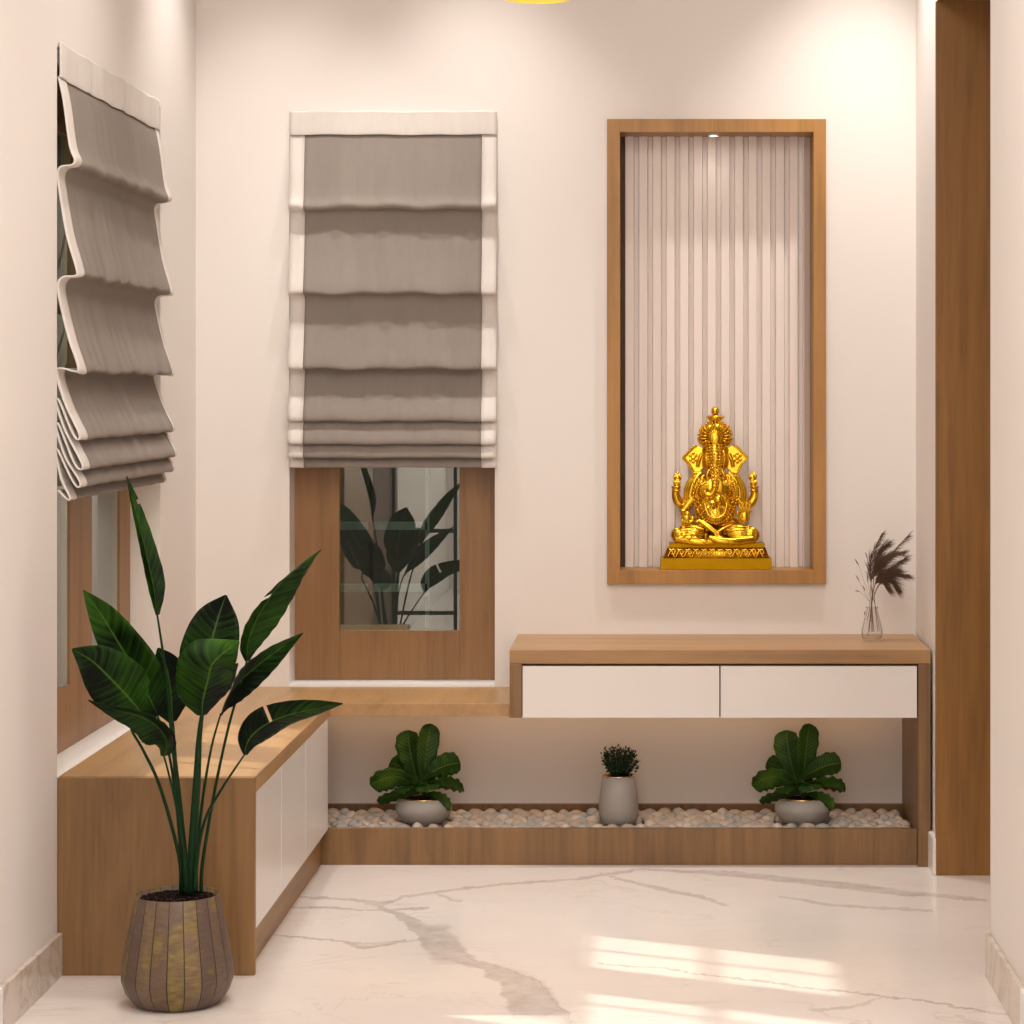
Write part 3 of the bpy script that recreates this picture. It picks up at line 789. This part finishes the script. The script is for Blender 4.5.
bm = bmesh.new()
for a_, b2 in (((35, 300), (70, 362)), ((45, 430), (75, 488)), ((100, 515), (120, 562)), ((118, 250), (140, 310)), ((135, 420), (140, 495)), ((40, 555), (75, 563)), ((120, 715), (112, 750))):
    p, q = wv(*a_), wv(*b2); tube(bm, [p, (p + q) / 2, q], [.0003, .0016, .0004], 5, 3)
tube(bm, [wv(70, 362), wv(110, 480), wv(150, 600)], .0003, 4, 4); tube(bm, [wv(75, 488), wv(110, 560), wv(152, 640)], .0003, 4, 4)
tube(bm, [wv(140, 310), wv(140, 450), wv(158, 600)], .0003, 4, 4); tube(bm, [wv(75, 563), wv(120, 600), wv(158, 650)], .0003, 4, 4)
obj('seed_heads', bm, M['plume'], pl)

# ---------------------------------------------------------------- pendant lamp at the top edge
LY = 5.9
lp = Vector((xat(537, LY), LY, 2.265))
pd = thing('pendant_lamp', (lp.x, lp.y, 2.265), 'yellow round pendant lamp, only its underside showing at the top edge', 'lamp')
obj('lamp_shade', lathe([(.086, .006), (.090, .008), (.094, .014), (.094, .02), (.084, .06), (.060, .10), (.030, .125), (.012, .13), (0, .13)], 48, lp), M['lamp_yellow'], pd, True)
obj('lamp_diffuser', lathe([(0, 0), (.055, 0.0005), (.078, .003), (.088, .0075), (.086, .012), (0, .012)], 48, lp), M['lamp_lit'], pd, True)
bm = bmesh.new(); tube(bm, [lp + Vector((0, 0, .13)), lp + Vector((0, 0, .3)), Vector((lp.x, lp.y, CZ - .02))], .003, 8, 2)
obj('cord', bm, M['black_metal'], pd, True)
obj('ceiling_rose', lathe([(0, -.02), (.05, -.02), (.055, -.002), (0, -.002)], 32, (lp.x, lp.y, CZ)), M['lamp_yellow'], pd, True)

# black metal rack standing beyond the frame, seen mirrored in the back window
rk = thing('metal_rack', (-1.12, 2.35, 0), 'black metal rack by the left wall, seen only mirrored in the window', 'rack')
rx0, rx1, ry0, ry1 = -1.30, -.985, 2.25, 2.5
for x in (rx0, rx1):
    for y in (ry0,): obj('post', B((x - .009, x + .009, y - .009, y + .009, 0, 1.25)), M['black_metal'], rk)
for h in (.19, .61, 1.2):
    obj('shelf_frame', B((rx0 + .0092, rx1 - .0092, ry0 - .008, ry0 + .008, h - .01, h + .01)), M['black_metal'], rk)

# ---------------------------------------------------------------- the seated golden elephant-headed figure
S_ = .000582
SY = 7.349
gx = xat(715.6, 7.30); G0 = Vector((gx, SY, iz0 + .0002))
fig = thing('elephant_statue', G0, 'golden statue of a seated elephant-headed figure on a pedestal inside the niche', 'statue')
def g(X, Y, d=0.0): return Vector(((X - 387) * S_, d, (919 - Y) * S_))
gd = M['gold']
# pedestal
ped = bmesh.new()
def taper(bm, xa0, xa1, za, xb0, xb1, zb, ya, yb2, ya2, yb3):
    vs = [bm.verts.new(v) for v in ((xa0, ya, za), (xa1, ya, za), (xa1, yb2, za), (xa0, yb2, za), (xb0, ya2, zb), (xb1, ya2, zb), (xb1, yb3, zb), (xb0, yb3, zb))]
    for f in ((3, 2, 1, 0), (4, 5, 6, 7), (0, 1, 5, 4), (1, 2, 6, 5), (2, 3, 7, 6), (3, 0, 4, 7)): bm.faces.new([vs[i] for i in f])
gl_ = lambda X: (X - 387) * S_
gz = lambda Y: (919 - Y) * S_
taper(ped, gl_(105), gl_(674), 0, gl_(107), gl_(672), gz(862), -.0555, .054, -.0550, .0535)
obj('pedestal', ped, M['gold_flat'], fig, bevel=.0012, local=True)
ped = bmesh.new()
taper(ped, gl_(122), gl_(660), gz(862) + .0001, gl_(142), gl_(642), gz(808), -.0525, .050, -.045, .047)
for k in range(12):
    xc = 143 + k * 41.0
    def fr_(X, Y): return g(X, Y, -.0535 + (862 - Y) / 54 * .0075)
    tube(ped, [fr_(xc, 855), fr_(xc + 14, 826), fr_(xc + 30, 816), fr_(xc + 38, 832), fr_(xc + 28, 842), fr_(xc + 20, 834)], [.0022, .0024, .0024, .0022, .002, .0014], 6, 4)
    tube(ped, [fr_(xc + 6, 815), fr_(xc + 20, 822), fr_(xc + 30, 848), fr_(xc + 41, 856)], [.002, .0024, .002, .0012], 6, 4)
obj('carved_frieze', ped, gd, fig, True, local=True)
obj('pedestal_top', B((gl_(150), gl_(637), -.0455, .046, gz(808) + .0001, gz(787))), M['gold_flat'], fig, local=True, bevel=.001)
# one continuous body
bd = bmesh.new()
def E(X, Y, d, rx, ry, rd, rot=None): ellipsoid(bd, g(X, Y, d), (rx * S_, rd * S_, ry * S_), 24, 16, rot)
def T(pts, seg=10): tube(bd, [g(p[0], p[1], p[2] * S_) for p in pts], [p[3] * S_ for p in pts], seg, 6)
E(387, 625, .0, 108, 112, 62)                  # belly
E(387, 650, -.014, 88, 78, 55)
E(387, 505, .006, 125, 80, 52)                 # chest
E(387, 700, .006, 150, 60, 70)                 # hips
for s in (-1, 1):
    def X(v): return 387 + s * (v - 387)
    # shawl over the shoulder, in rolled folds
    for q_, (o_, r_) in enumerate(((0, 18), (-18, 14), (-34, 12), (15, 12), (26, 8))):
        T([(X(455 + o_ * .5), 428 + abs(o_) * .2, -15, r_ * .8), (X(495 + o_), 472, -25, r_), (X(515 + o_), 530, -22, r_), (X(512 + o_ * .9), 590, -10, r_ * .8)])
    T([(X(470), 450, 0, 40), (X(505), 510, 5, 42), (X(515), 570, 10, 36)])
    # rear arm raised, with cuff, fist and the object held
    T([(X(505), 545, 20, 30), (X(545), 588, 12, 28), (X(574), 578, 5, 26), (X(589), 545, 2, 22), (X(588), 505, 0, 17)])
    T([(X(588), 532, 0, 19), (X(588), 497, 0, 22)], 12)
    T([(X(587), 524, 0, 24), (X(587), 518, 0, 24)], 12)
    T([(X(587), 504, 0, 25), (X(587), 498, 0, 25)], 12)
    E(X(583), 482, -.002, 19, 16, 15)
    for k in range(4):
        T([(X(570 + k * 9), 486, -6, 5.5), (X(571 + k * 9), 476, -16, 5.5), (X(573 + k * 8), 466, -12, 5)], 6)
    E(X(580), 452, 0, 22, 22, 18)
    T([(X(580), 442, 0, 12), (X(582), 430, 0, 9), (X(580), 421, 0, 5)], 8)
    for k in range(5):
        a_ = math.pi * (k + .5) / 5; E(X(580) + 17 * math.cos(a_), 450 - 14 * math.sin(a_), -.006, 6, 9, 5)
    # front arm
    T([(X(500), 555, -10, 26), (X(530), 598, -20, 23), (X(549), 630, -36, 18), (X(540), 662, -60, 15)])
    T([(X(548), 622, -44, 25), (X(549), 630, -46, 25)], 12)
    # legs, crossed
    E(X(515), 742, -.012, 98, 46, 62)
    E(X(565), 745, -.016, 52, 42, 52)
    # head sides
    E(X(424), 372, -.012, 27, 46, 30)
    E(X(412), 300, -.016, 32, 34, 30)
    # ear: fan shaped
    poly = [(440, 305), (462, 292), (486, 288), (505, 300), (528, 325), (551, 350), (540, 366), (524, 384), (508, 412), (498, 426), (474, 424), (452, 408), (440, 380)]
    o2 = [(gl_(X(a_)), gz(b_)) for a_, b_ in poly]
    prism(bd, o2 if s < 0 else o2[::-1], -.010, .004)
    T([(X(a_), b_, -16, 6) for a_, b_ in poly[2:11]], 7)
    for (a_, b_, r_) in ((500, 352, 8), (486, 340, 5), (514, 340, 5), (486, 364, 5), (514, 364, 5), (500, 330, 4), (500, 374, 4)):
        E(X(a_), b_, -.011, r_, r_, 6)
    T([(X(455), 330, -16, 7), (X(470), 360, -20, 7), (X(478), 395, -18, 6)], 7)
    # eyes and tusks
    E(X(420), 345, -.029, 9, 5, 6)
    T([(X(418), 410, -50, 9), (X(428), 432, -58, 8), (X(436), 452, -62, 3)], 8)
E(387, 325, -.004, 66, 82, 50)
T([(387, 290, -36, 42), (387, 340, -52, 40), (387, 385, -62, 33), (387, 430, -72, 26), (386, 475, -80, 21), (380, 512, -84, 17), (362, 535, -86, 14), (340, 532, -86, 12), (330, 515, -88, 9)], 14)
from mathutils.bvhtree import BVHTree
BV = BVHTree.FromBMesh(bd)
def surf(X, Y, lift=0.0):
    p_ = g(X, Y); h_ = BV.ray_cast(Vector((p_.x, -1, p_.z)), Vector((0, 1, 0)))[0]
    y_ = h_.y if h_ else -.02
    return Vector((p_.x, y_ - lift * S_, p_.z))
def TS(pts, r0, seg=7, lift=1.0, n=4):
    P3 = catmull([Vector((a_, b_, 0)) for a_, b_ in pts], n)
    tube(bd, [surf(v.x, v.y, lift) for v in P3], [r0 * S_] * len(P3), seg, 1)
for k in range(7):
    yk = 392 + k * 17; w_ = 27 - k * 2.0
    TS([(387 - w_, yk - 5), (387, yk + 4), (387 + w_, yk - 5)], 3.4)
for s in (-1, 1):
    def X(v): return 387 + s * (v - 387)
    for k in range(6):      # folds of cloth on the knees
        o_ = k * 13
        TS([(X(440 + k * 3), 716 + o_ * .85), (X(500), 700 + o_), (X(560), 705 + o_ * .95), (X(598), 722 + o_ * .7)], 7.5, lift=3)
    TS([(X(430), 305), (X(436), 330), (X(432), 372), (X(424), 410)], 5)
    for k in range(4): TS([(X(440 - k * 2), 440 + k * 12), (X(452 + k * 2), 452 + k * 12)], 5)
# hands of the front arms
E(240, 655, -.046, 28, 24, 20)
for k in range(4):
    T([(218 + k * 14, 655, -76, 8), (216 + k * 14, 672, -88, 8), (218 + k * 13, 686, -84, 7), (224 + k * 11, 690, -70, 6)], 7)
T([(262, 645, -70, 9), (272, 660, -84, 8), (264, 676, -90, 7)], 7)
E(243, 636, -.048, 18, 16, 16)
E(534, 648, -.056, 28, 32, 15)
for k, L in enumerate((42, 54, 56, 46)):
    x_ = 512 + k * 14
    T([(x_, 630, -98, 8), (x_ - 2 + k * 2, 612, -106, 7.5), (x_ - 4 + k * 3, 628 - L, -104, 6)], 7)
T([(512, 658, -100, 9), (500, 642, -108, 8), (497, 622, -108, 6.5)], 7)
# feet and shins
T([(590, 765, -70, 20), (480, 775, -92, 21), (400, 768, -98, 19), (352, 752, -94, 14)], 10)
T([(184, 765, -66, 20), (280, 776, -86, 21), (350, 780, -88, 18), (410, 772, -84, 13)], 10)
for k in range(5): T([(345 - k * 1, 740 + k * 8, -98, 6), (332, 742 + k * 8, -102, 5)], 6)
# sash, drapes on the belly
T([(300, 668, -72, 12), (345, 700, -86, 12), (392, 735, -92, 11), (430, 770, -96, 10)], 8)
T([(318, 668, -78, 8), (362, 700, -92, 8), (405, 735, -98, 8)], 8)
T([(470, 690, -84, 10), (420, 712, -92, 10), (380, 740, -94, 8)], 8)
T([(330, 580, -78, 6), (352, 640, -98, 7), (390, 655, -102, 7), (430, 635, -98, 7), (446, 580, -80, 6)], 8)
T([(350, 560, -80, 5), (385, 640, -100, 5), (412, 560, -84, 5)], 8)
E(400, 560, -.048, 26, 22, 16); E(345, 555, -.046, 14, 22, 12); E(372, 590, -.052, 12, 14, 10)
BV2 = BVHTree.FromBMesh(bd)
def surf2(X, Y, lift=0.0):
    p_ = g(X, Y); h_ = BV2.ray_cast(Vector((p_.x, -1, p_.z)), Vector((0, 1, 0)))[0]
    y_ = h_.y if h_ else -.03
    return Vector((p_.x, y_ - lift * S_, p_.z))
body = obj('seated_figure', bd, gd, fig, True, local=True)
rm = body.modifiers.new('remesh', 'REMESH'); rm.mode = 'VOXEL'; rm.voxel_size = .0014; rm.use_smooth_shade = True
sm = body.modifiers.new('smooth', 'SMOOTH'); sm.factor = .5; sm.iterations = 1
# crown
cr = bmesh.new()
def CE(X, Y, d, rx, ry, rd, rot=None): ellipsoid(cr, g(X, Y, d), (rx * S_, rd * S_, ry * S_), 20, 12, rot)
CE(387, 232, 0, 84, 72, 58)
CE(387, 262, .004, 92, 40, 60)
prof = [(0, 168), (34, 170), (30, 160), (44, 150), (46, 140), (40, 134), (22, 134), (14, 128), (0, 128)]
lathe([(r_ * S_, gz(y_)) for r_, y_ in prof], 28, (0, 0, 0), cr)
ellipsoid(cr, g(387, 110), (22 * S_, 22 * S_, 21 * S_), 18, 12)
for k in range(15):
    a_ = math.pi * (k / 14) * 1.28 - math.pi * .14
    cx, cz = 387 + 56 * math.cos(a_), 244 - 52 * math.sin(a_)
    rot = Matrix.Rotation(-(a_), 3, 'Y')
    CE(cx, cz, -.036 + .004 * abs(math.cos(a_)), 20, 6.5, 14, rot); CE(387 + 70 * math.cos(a_), 242 - 64 * math.sin(a_), -.030, 7, 7, 10)
    cx, cz = 387 + 84 * math.cos(a_), 240 - 74 * math.sin(a_)
    CE(cx, cz, -.012, 9, 9, 14)
ellipsoid(cr, g(387, 250, -.036), (32 * S_, 10 * S_, 36 * S_), 20, 12)
for k in range(16):
    a_ = 2 * math.pi * k / 16; bead(cr, g(387 + 42 * math.cos(a_), 172, 42 * S_ * math.sin(a_)), 5 * S_)
    bead(cr, g(387 + 44 * math.cos(a_), 142, 44 * S_ * math.sin(a_)), 4.5 * S_)
for s in (-1, 1):
    for k in range(6): bead(cr, g(387 + s * (70 + 3 * math.sin(k)), 280 - k * 15, -.024), 7 * S_)
    for k in range(5): bead(cr, g(387 + s * (54 - k * 1), 292 + k * 0.1 - k * 2, -.034 + k * .001), 6 * S_)
c_o = obj('crown', cr, gd, fig, True, local=True)
# beads: forehead net and garlands, seated on the body
bb = bmesh.new()
for r_ in range(13):
    yk = 283 + r_ * 15; hw = 46 * (1 - r_ / 19); nb = max(3, 7 - r_ // 3)
    for k in range(nb):
        u = -1 + 2 * k / (nb - 1)
        bead(bb, surf2(387 + u * hw, yk, 4), 6.2 * S_)
obj('forehead_beads', bb, gd, fig, True, local=True)
def garland(ax, az, cx, cz, r, n, a0=0.0, a1=math.pi):
    b = bmesh.new()
    for k in range(n):
        a_ = a0 + (a1 - a0) * k / (n - 1)
        bead(b, surf2(cx + ax * math.cos(a_), cz + az * math.sin(a_), r * 1.3), r * S_)
    obj('bead_garland', b, gd, fig, True, local=True)
garland(112, 158, 387, 525, 8.5, 34, -.3, math.pi + .3)
garland(93, 136, 387, 522, 7.5, 30, -.35, math.pi + .35)
garland(82, 95, 387, 490, 6, 26, -.1, math.pi + .1)
for (X_, Y_) in ((387, 690), (372, 676), (402, 676), (387, 664), (330, 778), (448, 778), (212, 736), (240, 728), (226, 750), (262, 742), (250, 762)):
    bb = bmesh.new(); bead(bb, surf2(X_, Y_, 4), 8 * S_); obj('bead', bb, gd, fig, True, local=True)

# ---------------------------------------------------------------- light
def area(name, loc, rot, size, energy, col, sy=None, spread=math.pi):
    l = bpy.data.lights.new(name, 'AREA'); l.energy = energy; l.color = col; l.size = size
    if sy: l.shape = 'RECTANGLE'; l.size_y = sy
    l.spread = spread
    o = bpy.data.objects.new(name, l); o.location = loc; o.rotation_euler = rot; COL.objects.link(o); return o
def spot(name, loc, target, energy, col, ang=60, blend=.7, r=.03):
    l = bpy.data.lights.new(name, 'SPOT'); l.energy = energy; l.color = col; l.spot_size = math.radians(ang); l.spot_blend = blend
    l.shadow_soft_size = r
    o = bpy.data.objects.new(name, l); o.location = loc
    o.rotation_euler = (Vector(target) - Vector(loc)).to_track_quat('-Z', 'Y').to_euler(); COL.objects.link(o); return o
WARM = (1, .945, .885)
area('ceiling_fill', (-.25, 3.4, CZ - .01), (0, 0, 0), 1.0, 58, WARM, 3.0)  # added area fill for the room's general light, not a fitting
area('ceiling_fill', (-.25, .3, CZ - .01), (0, 0, 0), 1.0, 34, WARM, 2.6)  # second added fill, nearer the camera
area('rear_fill', (-.25, RY + .02, 1.6), (math.radians(90), 0, 0), 1.6, 26, (1, .95, .90), 1.8)  # added fill behind the camera; the rear wall has no window
spot('ceiling_downlight', (xat(870, 6.9), 6.88, CZ - .03), (xat(866, 7.0), 6.95, 1.0), 80, WARM, 78, 1, .035)
spot('ceiling_downlight', (xat(470, 6.9), 6.88, CZ - .03), (xat(470, 7.0), 6.95, 1.0), 56, WARM, 78, 1, .035)
spot('ceiling_downlight', (xat(270, 6.9), 6.80, CZ - .03), (xat(270, 7.0), 6.9, 1.0), 56, WARM, 78, 1, .035)
spot('ceiling_downlight', (-.95, 5.75, CZ - .03), (-1.0, 5.8, 1.0), 30, WARM, 78, 1, .035)
spot('niche_spot', (sp.location.x, sp.location.y, iz1 - .012), (sp.location.x, sp.location.y + .01, 1.0), .35, (1, .93, .85), 110, 1, .010)
sun = bpy.data.lights.new('sun', 'SUN'); sun.energy = 7.5; sun.angle = math.radians(.9); sun.color = (1, .96, .90)
so = bpy.data.objects.new('sun', sun); COL.objects.link(so)
so.rotation_euler = Vector((1, -.49, -.618)).to_track_quat('-Z', 'Y').to_euler()
w = bpy.data.worlds.new('world'); SC.world = w; w.use_nodes = True
bg = w.node_tree.nodes['Background']; bg.inputs[0].default_value = (.84, .74, .58, 1); bg.inputs[1].default_value = .9

# ---------------------------------------------------------------- camera
cd = bpy.data.cameras.new('camera'); cam = bpy.data.objects.new('camera', cd); COL.objects.link(cam)
cam.location = (0, 0, H); cam.rotation_euler = (math.pi / 2, 0, 0)
cd.sensor_width = 36; cd.lens = F / 1024 * 36
cd.shift_x = (512 - VX) / 1024; cd.shift_y = (VY - 512) / 1024
cd.clip_start = .02
SC.camera = cam
vs = SC.view_settings
vs.view_transform = 'Standard'; vs.look = 'None'; vs.exposure = 0.2; vs.gamma = 1; vs.use_curve_mapping = False
